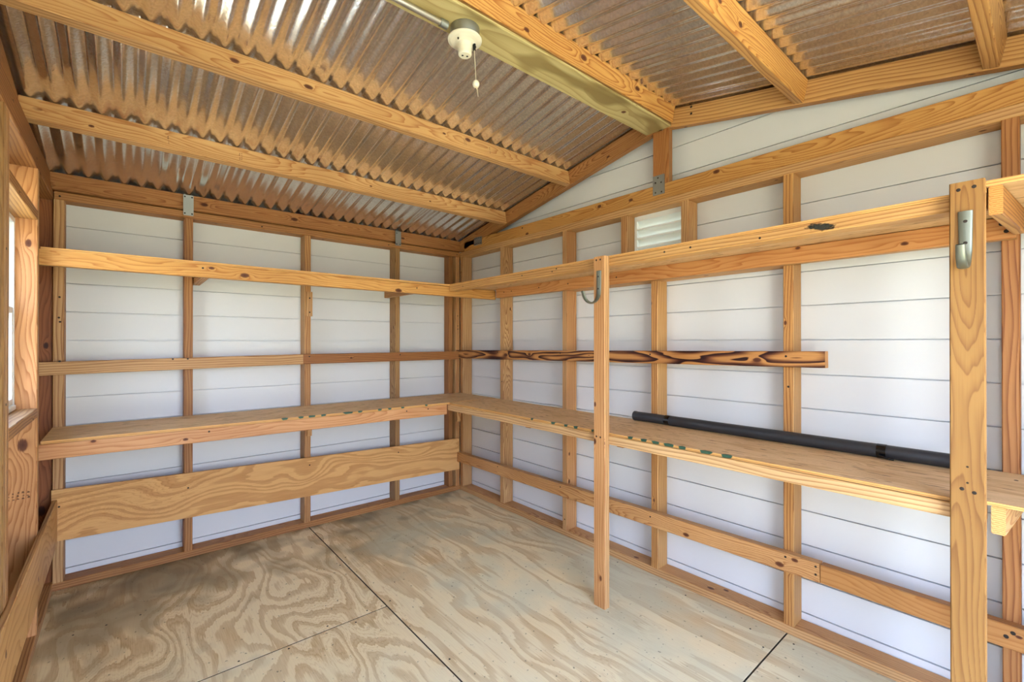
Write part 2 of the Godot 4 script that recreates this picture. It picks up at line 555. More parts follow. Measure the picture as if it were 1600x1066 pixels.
func make_textures():
	n1 = noise(7, 1.0, 2)
	n2 = noise(21, 1.0, 2)
	strip_list()
	strip_out.resize(strips.size())
	var id := WorkerThreadPool.add_group_task(paint_strip, strips.size(), -1, true)
	ply_specs = [
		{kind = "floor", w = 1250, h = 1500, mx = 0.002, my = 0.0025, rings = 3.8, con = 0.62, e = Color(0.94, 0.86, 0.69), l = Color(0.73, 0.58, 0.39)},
		{kind = "shelf", w = 1400, h = 256, mx = 0.002, my = 0.0018, rings = 9.0, con = 0.5, e = Color(0.88, 0.74, 0.55), l = Color(0.73, 0.55, 0.36), seed = 5.0, kx = 6.0, blot = 0.7, spots = 0.6},
		{kind = "skirt", w = 1200, h = 160, mx = 0.002, my = 0.0017, rings = 5.0, con = 0.62, e = Color(0.86, 0.66, 0.42), l = Color(0.67, 0.45, 0.24), seed = 13.0, kx = 2.4, blot = 0.2, spots = 0.0},
	]
	ply_jobs = []
	for k in ply_specs.size():
		var h: int = ply_specs[k].h
		var step := 100
		var y := 0
		while y < h:
			ply_jobs.append([k, y, mini(y + step, h)])
			y += step
	ply_out.resize(ply_jobs.size())
	var id2 := WorkerThreadPool.add_group_task(paint_ply, ply_jobs.size(), -1, true)
	WorkerThreadPool.wait_for_group_task_completion(id)
	WorkerThreadPool.wait_for_group_task_completion(id2)
	atlas_bytes = PackedByteArray()
	for s in strip_out:
		atlas_bytes.append_array(s)
	atlas_bytes.resize(ATW * ATH * 3)

func tex(bytes: PackedByteArray, w: int, h: int) -> ImageTexture:
	return ImageTexture.create_from_image(Image.create_from_data(w, h, false, Image.FORMAT_RGB8, bytes))

# ------------------------------------------------------------------ materials
func plain(c: Color, rough: float, metal := 0.0) -> StandardMaterial3D:
	var m := StandardMaterial3D.new()
	m.albedo_color = c
	m.roughness = rough
	m.metallic = metal
	return m

func make_materials():
	var at := tex(atlas_bytes, ATW, ATH)
	var tints := {"wood": Color(1, 1, 1), "wood_red": Color(0.88, 0.78, 0.69), "wood_gold": Color(1.0, 0.98, 0.90), "wood_grey": Color(0.86, 0.86, 0.84), "wood_dark": Color(0.70, 0.58, 0.48), "wood_brown": Color(0.86, 0.78, 0.70), "wood_pale": Color(1.06, 1.10, 1.14)}
	for k in tints:
		var m := plain(tints[k], 0.55)
		m.albedo_texture = at
		m.metallic_specular = 0.4
		M[k] = m
	for k in ply_specs.size():
		var all := PackedByteArray()
		for j in ply_jobs.size():
			if ply_jobs[j][0] == k:
				all.append_array(ply_out[j])
		var m := plain(Color(1, 1, 1), 0.6)
		m.albedo_texture = tex(all, ply_specs[k].w, ply_specs[k].h)
		m.metallic_specular = 0.35
		M["ply_" + ply_specs[k].kind] = m
	M["ply_edge"] = plain(Color(0.33, 0.27, 0.20), 0.85)
	M["siding"] = plain(Color(0.845, 0.845, 0.845), 0.45)
	M["white_trim"] = plain(Color(0.93, 0.93, 0.92), 0.4)
	# galvanised roofing with a fine spangle
	var roof := plain(Color(0.98, 0.97, 0.96), 0.21, 0.95)
	var cn := FastNoiseLite.new()
	cn.noise_type = FastNoiseLite.TYPE_CELLULAR
	cn.seed = 4
	cn.frequency = 0.16
	cn.cellular_return_type = FastNoiseLite.RETURN_CELL_VALUE
	var spangle := cn.get_seamless_image(512, 512, false, false, 0.1)
	spangle.convert(Image.FORMAT_RGB8)
	var alb := Image.create(512, 512, false, Image.FORMAT_RGB8)
	var rgh := Image.create(512, 512, false, Image.FORMAT_RGB8)
	for y in 512:
		for x in 512:
			var v := spangle.get_pixel(x, y).r
			var g := 0.84 + 0.16 * v
			alb.set_pixel(x, y, Color(g, g, g))
			var h := fmod(v * 7.0, 1.0)
			rgh.set_pixel(x, y, Color(0.75 + 0.35 * h, 0.75 + 0.35 * h, 0.75 + 0.35 * h))
	roof.albedo_texture = ImageTexture.create_from_image(alb)
	roof.roughness_texture = ImageTexture.create_from_image(rgh)
	var bump := spangle.duplicate()
	bump.bump_map_to_normal_map(0.6)
	roof.normal_enabled = true
	roof.normal_texture = ImageTexture.create_from_image(bump)
	roof.normal_scale = 0.3
	M["roof"] = roof
	M["galv"] = plain(Color(0.62, 0.63, 0.62), 0.42, 0.85)
	M["zinc"] = plain(Color(0.50, 0.51, 0.46), 0.42, 0.75)
	M["conduit"] = plain(Color(0.74, 0.72, 0.69), 0.33, 0.9)
	M["porcelain"] = plain(Color(0.90, 0.87, 0.78), 0.3)
	M["screw"] = plain(Color(0.16, 0.12, 0.09), 0.5, 0.4)
	M["hole"] = plain(Color(0.03, 0.025, 0.02), 0.9)
	var pvc := plain(Color(0.17, 0.175, 0.185), 0.45)
	M["pipe"] = pvc
	M["tape"] = plain(Color(0.05, 0.05, 0.055), 0.2)
	M["green"] = plain(Color(0.17, 0.31, 0.23), 0.6)
	var soot := plain(Color(0.16, 0.15, 0.11), 0.8)
	var si := Image.create(96, 48, false, Image.FORMAT_RGBA8)
	for y in 48:
		for x in 96:
			var px := (x - 50.0) / 46.0
			var py := (y - 24.0) / 22.0
			var tilt := py - px * 0.55
			var a := 1.3 - sqrt(px * px * 1.1 + tilt * tilt * 1.5) * 1.35 + n1.get_noise_2d(x * 0.06, y * 0.08) * 0.5
			si.set_pixel(x, y, Color(1, 1, 1, clampf(a * 1.3, 0.0, 0.92) if absf(px) < 0.99 and absf(py) < 0.99 else 0.0))
	soot.albedo_texture = ImageTexture.create_from_image(si)
	soot.transparency = BaseMaterial3D.TRANSPARENCY_ALPHA
	M["soot"] = soot
	M["ink"] = plain(Color(0.40, 0.26, 0.15), 0.8)
	M["cord"] = plain(Color(0.90, 0.85, 0.72), 0.6)
	M["vinyl"] = plain(Color(0.93, 0.94, 0.93), 0.35)
	var lv := plain(Color(0.90, 0.92, 0.90), 0.35)
	lv.backlight_enabled = true
	lv.backlight = Color(0.22, 0.23, 0.21)
	M["louver"] = lv
	var gl := plain(Color(0.80, 0.83, 0.86, 0.10), 0.02)
	gl.transparency = BaseMaterial3D.TRANSPARENCY_ALPHA
	M["glass"] = gl
	var sc := plain(Color(0.20, 0.21, 0.20, 0.62), 0.8)
	sc.transparency = BaseMaterial3D.TRANSPARENCY_ALPHA
	M["screen"] = sc
	var ground := plain(Color(1, 1, 1), 0.9)
	var gt := NoiseTexture2D.new()
	gt.width = 512
	gt.height = 512
	gt.seamless = true
	gt.noise = noise(3, 0.03, 5)
	var ramp := Gradient.new()
	ramp.set_color(0, Color(0.47, 0.48, 0.39))
	ramp.set_color(1, Color(0.60, 0.60, 0.52))
	gt.color_ramp = ramp
	ground.albedo_texture = gt
	ground.uv1_triplanar = true
	ground.uv1_world_triplanar = true
	ground.uv1_scale = Vector3(0.6, 0.6, 0.6)
	M["ground"] = ground

# ------------------------------------------------------------------ setting
func build_ground():
	var g := MeshInstance3D.new()
	g.name = "ground"
	var pm := PlaneMesh.new()
	pm.size = Vector2(80, 80)
	pm.material = M["ground"]
	g.mesh = pm
	g.position = Vector3(-1.1, -0.24, 1.8)
	g.set_meta("kind", "structure")
	add_child(g)

func build_floor():
	var fl := setting("floor")
	# joists carry the sheets
	for k in 9:
		bx(fl, "joist", Vector2(-2.40, 0.1), Vector2(-0.20, -0.0185), Vector2(-0.08 + k * 0.4583, -0.042 + k * 0.4583), "x", k % 4, "wood_grey", k * 0.1)
	var g := 0.0028
	var sheets := [[-2.40, -1.148, -0.10, 1.130], [-2.40, -1.148, 1.130, 3.67], [-1.148, 0.10, -0.10, 2.358], [-1.148, 0.10, 2.358, 3.67]]
	for s in sheets:
		var st := SurfaceTool.new()
		st.begin(Mesh.PRIMITIVE_TRIANGLES)
		var x0: float = s[0] + g
		var x1: float = s[1] - g
		var z0: float = s[2] + g
		var z1: float = s[3] - g
		var c := 0.001
		var U := func(x: float, z: float) -> Vector2: return Vector2((x + 2.42) / 2.5, z / 3.75)
		var top := [Vector3(x0 + c, 0, z0 + c), Vector3(x1 - c, 0, z0 + c), Vector3(x1 - c, 0, z1 - c), Vector3(x0 + c, 0, z1 - c)]
		var mid := [Vector3(x0, -c, z0), Vector3(x1, -c, z0), Vector3(x1, -c, z1), Vector3(x0, -c, z1)]
		var low := [Vector3(x0, -0.018, z0), Vector3(x1, -0.018, z0), Vector3(x1, -0.018, z1), Vector3(x0, -0.018, z1)]
		var uvt := []
		for p in top:
			uvt.append(U.call(p.x, maxf(p.z, 0.0)))
		quad(st, top, Vector3.UP, uvt)
		quad(st, low, Vector3.DOWN, uvt)
		var ns := [Vector3(0, 0, -1), Vector3(1, 0, 0), Vector3(0, 0, 1), Vector3(-1, 0, 0)]
		for i in 4:
			var j := (i + 1) % 4
			quad(st, [top[i], top[j], mid[j], mid[i]], (ns[i] + Vector3.UP).normalized(), [uvt[i], uvt[j], uvt[j], uvt[i]])
		var me := st.commit()
		var st2 := SurfaceTool.new()
		st2.begin(Mesh.PRIMITIVE_TRIANGLES)
		for i in 4:
			var j := (i + 1) % 4
			quad(st2, [mid[i], mid[j], low[j], low[i]], ns[i], [uvt[i], uvt[j], uvt[j], uvt[i]])
		me = st2.commit(me)
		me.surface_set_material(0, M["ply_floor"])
		me.surface_set_material(1, M["ply_edge"])
		var o := MeshInstance3D.new()
		o.name = "plywood_sheet"
		o.mesh = me
		put(o, fl)
	# nails along the joints
	for p in [Vector2(-1.23, 1.105), Vector2(-1.40, 1.105), Vector2(-1.56, 1.15), Vector2(-1.72, 1.105), Vector2(-1.30, 1.155), Vector2(-1.12, 1.10), Vector2(-1.12, 0.55), Vector2(-1.175, 0.62), Vector2(-1.12, 1.60), Vector2(-0.03, 1.55), Vector2(-0.05, 1.95), Vector2(-0.08, 2.25), Vector2(-0.16, 2.33), Vector2(-0.05, 2.40), Vector2(-2.1, 0.50), Vector2(-1.99, 0.50), Vector2(-2.2, 0.50)]:
		screw(fl, Vector3(p.x, 0.0, p.y), Vector3.UP, 0.004, "nail")

const COURSE := 0.1405
const FIRST := 0.0635

# One course of lapped siding in the plane of a wall. o + e1 * s + up; n points out of the shed.
func course(parent: Node3D, e1: Vector3, o: Vector3, n: Vector3, s0: float, s1: float, y0: float, y1: float, peak := false):
	# profile (depth outwards, height): an open groove 3.5 mm high between the courses, a tongue behind the board below
	var gv := 0.0046
	var pr := [Vector2(0.002, y1), Vector2(0.0045, y0 + gv), Vector2(0.0165, y0 + gv), Vector2(0.0165, y0 - 0.018), Vector2(0.0200, y0 - 0.018), Vector2(0.0200, y1 - 0.022), Vector2(0.0155, y1 - 0.022), Vector2(0.0155, y1)]
	var st := SurfaceTool.new()
	st.begin(Mesh.PRIMITIVE_TRIANGLES)
	var A := []
	var B := []
	for p in pr:
		var a := s0
		var b := s1
		if peak:
			var half: float = maxf(0.012, (2.352 - maxf(p.y, y0)) / SLOPE)
			a = maxf(a, ZR - half)
			b = minf(b, ZR + half)
		A.append(o + e1 * a + Vector3(0, p.y, 0) + n * p.x)
		B.append(o + e1 * b + Vector3(0, p.y, 0) + n * p.x)
	var z2 := [Vector2(0, 0), Vector2(1, 0), Vector2(1, 1), Vector2(0, 1)]
	var area := 0.0
	for i in pr.size():
		area += pr[i].cross(pr[(i + 1) % pr.size()])
	for i in pr.size():
		var k := (i + 1) % pr.size()
		var d: Vector2 = (pr[k] - pr[i]).normalized()
		var o2 := Vector2(d.y, -d.x) * signf(area)
		quad(st, [A[i], B[i], B[k], A[k]], n * o2.x + Vector3.UP * o2.y, z2)
	var tri := Geometry2D.triangulate_polygon(PackedVector2Array(pr))
	for side in [A, B]:
		var nn := -e1 if side == A else e1
		for i in range(0, tri.size(), 3):
			var q := [side[tri[i]], side[tri[i + 1]], side[tri[i + 2]]]
			var fl: bool = (q[1] - q[0]).cross(q[2] - q[0]).dot(nn) > 0.0
			for k in ([0, 2, 1] if fl else [0, 1, 2]):
				st.set_normal(nn)
				st.set_uv(Vector2.ZERO)
				st.add_vertex(q[k])
	mesh_of(st, M["siding"], "siding_board", parent)

func courses(parent: Node3D, e1: Vector3, o: Vector3, n: Vector3, s0: float, s1: float, top: float, holes := []):
	for k in range(-2, 17):
		var y0 := FIRST + COURSE * k
		var y1 := y0 + COURSE
		if y0 > top:
			break
		var spans := [[s0, s1]]
		for h in holes:
			if y1 > h[2] + 0.02 and y0 < h[3] - 0.02:
				var nxt := []
				for sp in spans:
					if h[0] > sp[0]:
						nxt.append([sp[0], minf(sp[1], h[0])])
					if h[1] < sp[1]:
						nxt.append([maxf(sp[0], h[1]), sp[1]])
				spans = nxt
		for sp in spans:
			course(parent, e1, o, n, sp[0], sp[1], y0, y1, top > 2.0)

func build_back_wall():
	var w := setting("wall_back")
	courses(w, Vector3(1, 0, 0), Vector3(0, 0, -D), Vector3(0, 0, -1), -2.42, 0.10, 1.95)
	bx(w, "bottom_plate", Vector2(-2.392, 0.0), Vector2(0.0005, T), Vector2(-D, 0), "x", 5, "wood_brown", 0.1)
	bx(w, "top_plate", Vector2(-2.30, 0.0), Vector2(PLATE, PLATE + T), Vector2(-D, 0), "x", 13, "wood_brown", 0.05)
	var xs := [-2.303, -1.797, -1.178, -0.561, -0.042]
	var mats := ["wood", "wood_brown", "wood", "wood_grey", "wood"]
	var st := [3, 12, 2, 0, 2]
	for i in 5:
		bx(w, "stud", Vector2(xs[i], xs[i] + T), Vector2(T, PLATE), Vector2(-D, 0), "y", st[i], mats[i], 0.15 * i)
	bx(w, "stud", Vector2(-0.094, -0.056), Vector2(T, PLATE), Vector2(-D, -0.02), "y", 3, "wood_brown", 0.3)
	# fascia that closes the eave outside
	box(w, "fascia", Vector2(-2.55, 0.25), Vector2(1.80, 1.992), Vector2(-0.15, -0.125), M["white_trim"], 0.002)
	for p in [Vector2(-2.281, 1.876), Vector2(-1.42, 1.873), Vector2(-0.61, 1.876), Vector2(-0.03, 1.878), Vector2(-2.281, 1.395), Vector2(-2.283, 1.297), Vector2(-2.279, 1.277), Vector2(-0.022, 1.39), Vector2(-0.022, 1.31), Vector2(-0.022, 1.285)]:
		screw(w, Vector3(p.x, p.y, 0.0), Vector3(0, 0, 1))

func rafters(w: Node3D, x0: float, x1: float):
	var c := cos(atan(SLOPE))
	var yc := D / 2 / c
	# two rafters from the plates to the ridge, a chord on the plate and a king post
	for sgn in [-1.0, 1.0]:
		var a := Vector3((x0 + x1) / 2, YRB + yc - SLOPE * 1.80, ZR + sgn * 1.80)
		var b := Vector3((x0 + x1) / 2, YRB + yc - SLOPE * 0.02, ZR + sgn * 0.02)
		board(w, "rafter", a, b, D, x1 - x0, Vector3(0, 1, 0), 0 if sgn < 0 else 2, "wood_brown" if sgn < 0 else "wood_gold", 0.2)
	bx(w, "king_post", Vector2(x0 + 0.001, x1 - 0.001), Vector2(1.975, 2.243), Vector2(1.743, 1.832), "y", 14, "wood_brown", 0.7)

func build_right_wall():
	var w := setting("wall_right")
	courses(w, Vector3(0, 0, 1), Vector3(D, 0, 0), Vector3(1, 0, 0), -0.10, 3.67, 2.34, [[1.591, 1.899, 1.60, 1.80]])
	bx(w, "bottom_plate", Vector2(0, D), Vector2(0.0005, T), Vector2(0.0, ZF), "z", 14, "wood", 0.3)
	bx(w, "top_plate", Vector2(0, D), Vector2(PLATE, PLATE + T), Vector2(-0.09, 3.66), "z", 13, "wood", 0.9)
	bx(w, "tie_beam", Vector2(0.006, 0.044), Vector2(PLATE + T + 0.001, 1.974), Vector2(0.05, 3.56), "z", 17, "wood_gold", 0.0)
	rafters(w, 0.006, 0.044)
	var zs := [0.001, 0.510, 1.118, 1.736, 2.347, 2.953, 3.53]
	var mats := ["wood", "wood", "wood", "wood_gold", "wood_gold", "wood_red", "wood"]
	var st := [2, 0, 12, 2, 2, 3, 1]
	for i in zs.size():
		bx(w, "stud", Vector2(0, D), Vector2(T, 1.491 if i == 3 else PLATE), Vector2(zs[i], zs[i] + T), "y", st[i], mats[i], 0.12 * i + 0.2)
	bx(w, "cripple_stud", Vector2(0, D), Vector2(1.53, PLATE), Vector2(1.551, 1.589), "y", 2, "wood", 0.9)
	bx(w, "cripple_stud", Vector2(0, D), Vector2(1.53, PLATE), Vector2(1.900, 1.938), "y", 1, "wood", 0.9)
	bx(w, "vent_sill", Vector2(0, D), Vector2(1.492, 1.53), Vector2(1.158, 2.345), "z", 1, "wood", 0.4)
	# rake boards close the gable outside
	for sgn in [-1.0, 1.0]:
		var a := Vector3(0.125, 2.325 - SLOPE * 2.05, ZR + sgn * 2.05)
		var b := Vector3(0.125, 2.325, ZR)
		board(w, "rake_board", a, b, 0.14, 0.02, Vector3(0, 1, 0), 2, "white_trim", 0.0)
	for p in [Vector3(0.006, 1.955, 0.742), Vector3(0.006, 2.30, 1.95), Vector3(0.006, 2.268, 1.95)]:
		screw(w, p, Vector3(-1, 0, 0), 0.006)
	for p in [Vector3(0, 0.90, 0.53), Vector3(0, 0.10, 1.137), Vector3(0, 1.0, 2.366)]:
		screw(w, p, Vector3(-1, 0, 0))

func build_left_wall():
	var w := setting("wall_left")
	var hole := [[0.49, 1.058, 0.90, 1.70], [3.02, 3.34, -0.5, 1.84]]
	courses(w, Vector3(0, 0, 1), Vector3(XL - D, 0, 0), Vector3(-1, 0, 0), -0.10, 3.67, 2.34, hole)
	bx(w, "bottom_plate", Vector2(XL - D, XL), Vector2(0.0005, T), Vector2(0.0, 3.018), "z", 3, "wood", 0.2)
	bx(w, "bottom_plate", Vector2(XL - D, XL), Vector2(0.0005, T), Vector2(3.34, ZF), "z", 3, "wood", 0.7)
	bx(w, "top_plate", Vector2(XL - D, XL), Vector2(PLATE, PLATE + T), Vector2(-0.085, 3.66), "z", 2, "wood_brown", 0.3)
	bx(w, "tie_beam", Vector2(XL - 0.044, XL - 0.006), Vector2(PLATE + T + 0.001, 1.974), Vector2(0.05, 3.56), "z", 3, "wood_brown", 0.0)
	rafters(w, XL - 0.082, XL - 0.046)
	# corner post, jack studs beside the window and the rest
	bx(w, "corner_post", Vector2(XL - D, XL - 0.001), Vector2(T, PLATE), Vector2(-D, -0.03), "y", 16, "wood_dark", 0.4)
	var jack := bx(w, "jack_stud", Vector2(XL - D, XL), Vector2(T, PLATE), Vector2(0.452, 0.490), "y", 16, "wood", 0.0)
	bx(w, "jack_stud", Vector2(XL - D, XL), Vector2(T, PLATE), Vector2(1.058, 1.096), "y", 2, "wood", 0.6)
	bx(w, "stud", Vector2(XL - D, XL), Vector2(T, PLATE), Vector2(1.098, 1.136), "y", 11, "wood", 0.2)
	for z in [1.72, 2.33, 2.98, 3.34, 3.53]:
		bx(w, "stud", Vector2(XL - D, XL), Vector2(T, PLATE), Vector2(z, z + T), "y", 2, "wood", z)
	bx(w, "window_header", Vector2(XL - D, XL), Vector2(1.657, 1.695), Vector2(0.490, 1.058), "z", 2, "wood_gold", 0.5)
	bx(w, "window_sill", Vector2(XL - D, XL), Vector2(0.885, 0.923), Vector2(0.490, 1.058), "z", 2, "wood", 0.8)
	for p in [Vector2(1.1, 1.45), Vector2(1.1, 1.0)]:
		screw(w, Vector3(XL, p.y, p.x), Vector3(1, 0, 0))
	for sgn in [-1.0, 1.0]:
		var a := Vector3(XL - 0.125, 2.325 - SLOPE * 2.05, ZR + sgn * 2.05)
		var b := Vector3(XL - 0.125, 2.325, ZR)
		board(w, "rake_board", a, b, 0.14, 0.02, Vector3(0, 1, 0), 2, "white_trim", 0.0)
	stamp(jack, Vector3(XL - 0.082, 0.600, 0.490), Vector3(1, 0, 0), Vector3(0, 1, 0), Vector3(0, 0, 1), 5, 3, 0.011, 5)
	make_window("window_1", Transform3D(Basis(Vector3(0, 0, 1), Vector3(0, 1, 0), Vector3(-1, 0, 0)), Vector3(XL, 0, 0.774)), 0.568)

# A vinyl sash window: local x along the wall, z outwards from the inner face of the studs; w = width of the opening.
func make_window(called: String, at: Transform3D, w: float):
	var win := setting(called)
	win.transform = at
	var h := w / 2 - 0.0015
	var zf := Vector2(0.060, 0.100)
	var fr := node("window_frame", win)
	box(fr, "jamb", Vector2(-h, -h + 0.0205), Vector2(0.925, 1.655), zf, M["vinyl"], 0.002)
	box(fr, "jamb", Vector2(h - 0.0205, h), Vector2(0.925, 1.655), zf, M["vinyl"], 0.002)
	box(fr, "head", Vector2(-h + 0.0205, h - 0.0205), Vector2(1.634, 1.655), zf, M["vinyl"], 0.002)
	box(fr, "sill", Vector2(-h + 0.0205, h - 0.0205), Vector2(0.925, 0.943), Vector2(0.054, 0.100), M["vinyl"], 0.002)
	var k := h - 0.0215
	for up in [0, 1]:
		var sa := node("sash", win)
		var y0 := 0.944 if up == 0 else 1.288
		var y1 := 1.312 if up == 0 else 1.633
		var za := 0.062 if up == 0 else 0.079
		var z := Vector2(za, za + 0.015)
		box(sa, "stile", Vector2(-k, -k + 0.022), Vector2(y0, y1), z, M["vinyl"], 0.002)
		box(sa, "stile", Vector2(k - 0.022, k), Vector2(y0, y1), z, M["vinyl"], 0.002)
		box(sa, "rail", Vector2(-k + 0.022, k - 0.022), Vector2(y0, y0 + 0.024), z, M["vinyl"], 0.002)
		box(sa, "rail", Vector2(-k + 0.022, k - 0.022), Vector2(y1 - 0.024, y1), z, M["vinyl"], 0.002)
		box(sa, "pane", Vector2(-k + 0.022, k - 0.022), Vector2(y0 + 0.024, y1 - 0.024), Vector2(za + 0.005, za + 0.009), M["glass"])

func build_front_wall():
	var w := setting("wall_front")
	courses(w, Vector3(1, 0, 0), Vector3(0, 0, ZF + D), Vector3(0, 0, 1), -2.42, 0.10, 1.95, [[-1.96, -0.70, -0.5, 1.84]])
	bx(w, "top_plate", Vector2(-2.30, 0.0), Vector2(PLATE, PLATE + T), Vector2(ZF, ZF + D), "x", 13, "wood", 0.05)
	for x in [-2.303, -1.998, -0.70, -0.36, -0.040]:
		bx(w, "stud", Vector2(x, x + T), Vector2(T, PLATE), Vector2(ZF, ZF + D), "y", 2, "wood", x + 3.0)
	bx(w, "bottom_plate", Vector2(-2.303, -1.96), Vector2(0.0005, T), Vector2(ZF, ZF + D), "x", 3, "wood", 0.2)
	bx(w, "bottom_plate", Vector2(-0.70, 0.0), Vector2(0.0005, T), Vector2(ZF, ZF + D), "x", 3, "wood", 0.2)
	box(w, "fascia", Vector2(-2.55, 0.25), Vector2(1.80, 1.992), Vector2(ZF + 0.125, ZF + 0.15), M["white_trim"], 0.002)

func build_ceiling():
	var cl := setting("ceiling")
	var ang := atan(SLOPE)
	var c := cos(ang)
	var s := sin(ang)
	# purlins stand square to each slope between the rafters; d = distance from the ridge to the face that looks to the front
	var list := [["eave_beam", -1, 1.785, 18, "wood_brown", 0.0], ["purlin", -1, 1.205, 5, "wood", 0.0], ["purlin", -1, 0.605, 4, "wood", 0.0], ["purlin", 1, 0.635, 7, "wood_gold", 0.0], ["purlin", 1, 1.165, 0, "wood_gold", 0.3], ["eave_beam", 1, 1.80, 2, "wood", 0.0]]
	for p in list:
		var sg: float = p[1]
		var nrm := Vector3(0, c, sg * s)                # out of the roof
		var upx := Vector3(0, s, -sg * c)               # up the slope
		var bottom := Vector3(0, YRB - SLOPE * p[2], ZR + sg * p[2])
		var zface := upx * (-T / 2) if sg < 0 else upx * (T / 2)
		var mid := bottom + nrm * (D / 2 + 0.001) + zface
		var xa := XL - 0.044
		var xb := 0.004
		var bm := board(cl, p[0], mid + Vector3(xa, 0, 0), mid + Vector3(xb, 0, 0), D - 0.002, T, nrm, p[3], p[4], p[5])
		if p[0] == "purlin" and sg < 0:
			var face := mid + upx * (T / 2)
			for e in ([[-1.63, 2], [-1.90, 1]] if p[2] > 1.0 else [[-0.76, 2], [-0.60, 1]]):
				stamp(bm, Vector3(e[0], face.y, face.z) - nrm * 0.02, nrm, Vector3(-1, 0, 0), upx, 4, e[1], 0.008, 11 + int(e[0] * 10))
	# the ridge: a greenish board laid flat and a purlin standing on its edge
	bx(cl, "ridge_board", Vector2(XL - 0.044, 0.004), Vector2(2.246, 2.257), Vector2(1.706, 1.846), "x", 15, "wood", 0.0, 0.66)
	board(cl, "ridge_purlin", Vector3(XL - 0.044, 2.3015, 1.843), Vector3(0.004, 2.3015, 1.843), 0.080, T, Vector3(0, c, s), 6, "wood_gold", 0.0)
	board(cl, "ridge_purlin", Vector3(XL - 0.044, 2.3015, 1.732), Vector3(0.004, 2.3015, 1.732), 0.080, T, Vector3(0, c, -s), 3, "wood", 0.0)
	# corrugated sheets
	var lift := D / c + 0.001
	for sg in [-1.0, 1.0]:
		for k in 4:
			var x0: float = -2.55 + k * 0.700
			var x1: float = x0 + 0.700 + (0.02 if k < 3 else 0.0)
			var st := SurfaceTool.new()
			st.begin(Mesh.PRIMITIVE_TRIANGLES)
			var nx := int((x1 - x0) / PITCH * 14)
			var ny := 6
			var L := 2.06
			for side in [0, 1]:
				for i in nx:
					for j in ny:
						var ps := []
						var ns := []
						var uv := []
						for e in [[0, 0], [1, 0], [1, 1], [0, 1]]:
							var x: float = x0 + (x1 - x0) * (i + e[0]) / nx
							var d: float = 0.005 + L * (j + e[1]) / ny
							var ph: float = TAU * x / PITCH
							var h := AMP * (1.0 + sin(ph)) + (0.0006 if side == 1 else 0.0) + (0.0008 * (k % 2))
							var sn := 0.80 * sin(ph)
							h += AMP * (asin(sn) / asin(0.80) - sin(ph))
							var slope_x := AMP * TAU / PITCH * 0.80 * cos(ph) / sqrt(1.0 - sn * sn) / asin(0.80)
							var nrm := Vector3(0, c, sg * s)
							ps.append(Vector3(x, YRB + lift - SLOPE * d, ZR + sg * d) + nrm * h)
							var n := (nrm - Vector3(1, 0, 0) * slope_x).normalized()
							ns.append(n if side == 1 else -n)
							uv.append(Vector2(x / 0.5, d / 0.5))
						var fl: bool = (ps[1] - ps[0]).cross(ps[2] - ps[0]).dot(ns[0]) > 0.0
						for q in ([0, 2, 1, 0, 3, 2] if fl else [0, 1, 2, 0, 2, 3]):
							st.set_normal(ns[q])
							st.set_uv(uv[q])
							st.add_vertex(ps[q])
			st.generate_tangents()
			mesh_of(st, M["roof"], "roofing_sheet", cl)
	# ridge cap outside
	for sg in [-1.0, 1.0]:
		var a := Vector3(-2.56, YRB + lift + 0.021, ZR)
		var pts := [Vector2(0, 0), Vector2(2.82, 0), Vector2(2.82, 0.17), Vector2(0, 0.17)]
		prism(cl, "ridge_cap", pts, a, Vector3(1, 0, 0), Vector3(0, -s, sg * c), Vector3(0, c, sg * s), 0.001, M["galv"])

# ------------------------------------------------------------------ shelves
const YU := 1.566
const YLO := 0.777

func ply_board(parent: Node, called: String, pts: Array, y: float, th: float, along_x: bool, seed_u: float, matname := "ply_shelf") -> MeshInstance3D:
	# pts = Vector2(x, z) outline of a shelf board; grain along x or z; plywood edge on the sides
	var o := MeshInstance3D.new()
	o.name = called
	var st := SurfaceTool.new()
	st.begin(Mesh.PRIMITIVE_TRIANGLES)
	var tri := Geometry2D.triangulate_polygon(PackedVector2Array(pts))
	var U := func(p: Vector2) -> Vector2:
		return Vector2((p.x + 2.35) / 2.8 + seed_u, (p.y + 0.01) / 0.4608) if along_x else Vector2(p.y / 2.8 + seed_u, (0.44 + p.x) / 0.4608)
	for side in [0.0, th]:
		var nn := Vector3.UP if side > 0.0 else Vector3.DOWN
		for i in range(0, tri.size(), 3):
			var q := []
			for k in 3:
				var p: Vector2 = pts[tri[i + k]]
				q.append(Vector3(p.x, y - th + side, p.y))
			var fl: bool = (q[1] - q[0]).cross(q[2] - q[0]).dot(nn) > 0.0
			for k in ([0, 2, 1] if fl else [0, 1, 2]):
				st.set_normal(nn)
				st.set_uv(U.call(pts[tri[i + k]]))
				st.add_vertex(q[k])
	var me := st.commit()
	me.surface_set_material(0, M[matname])
	var st2 := SurfaceTool.new()
	st2.begin(Mesh.PRIMITIVE_TRIANGLES)
	var area := 0.0
	var cnt := pts.size()
	for i in cnt:
		area += pts[i].cross(pts[(i + 1) % cnt])
	for i in cnt:
		var a: Vector2 = pts[i]
		var b: Vector2 = pts[(i + 1) % cnt]
		var d := (b - a).normalized()
		var o2 := Vector2(d.y, -d.x) * signf(area)
		var ln := (b - a).length()
		quad(st2, [Vector3(a.x, y - th, a.y), Vector3(b.x, y - th, b.y), Vector3(b.x, y, b.y), Vector3(a.x, y, a.y)], Vector3(o2.x, 0, o2.y), [Vector2(seed_u, vrow(19, -0.006)), Vector2(seed_u + ln / 2.6, vrow(19, -0.006)), Vector2(seed_u + ln / 2.6, vrow(19, 0.006)), Vector2(seed_u, vrow(19, 0.006))])
	me = st2.commit(me)
	me.surface_set_material(1, M["wood_gold"])
	o.mesh = me
	put(o, parent)
	return o

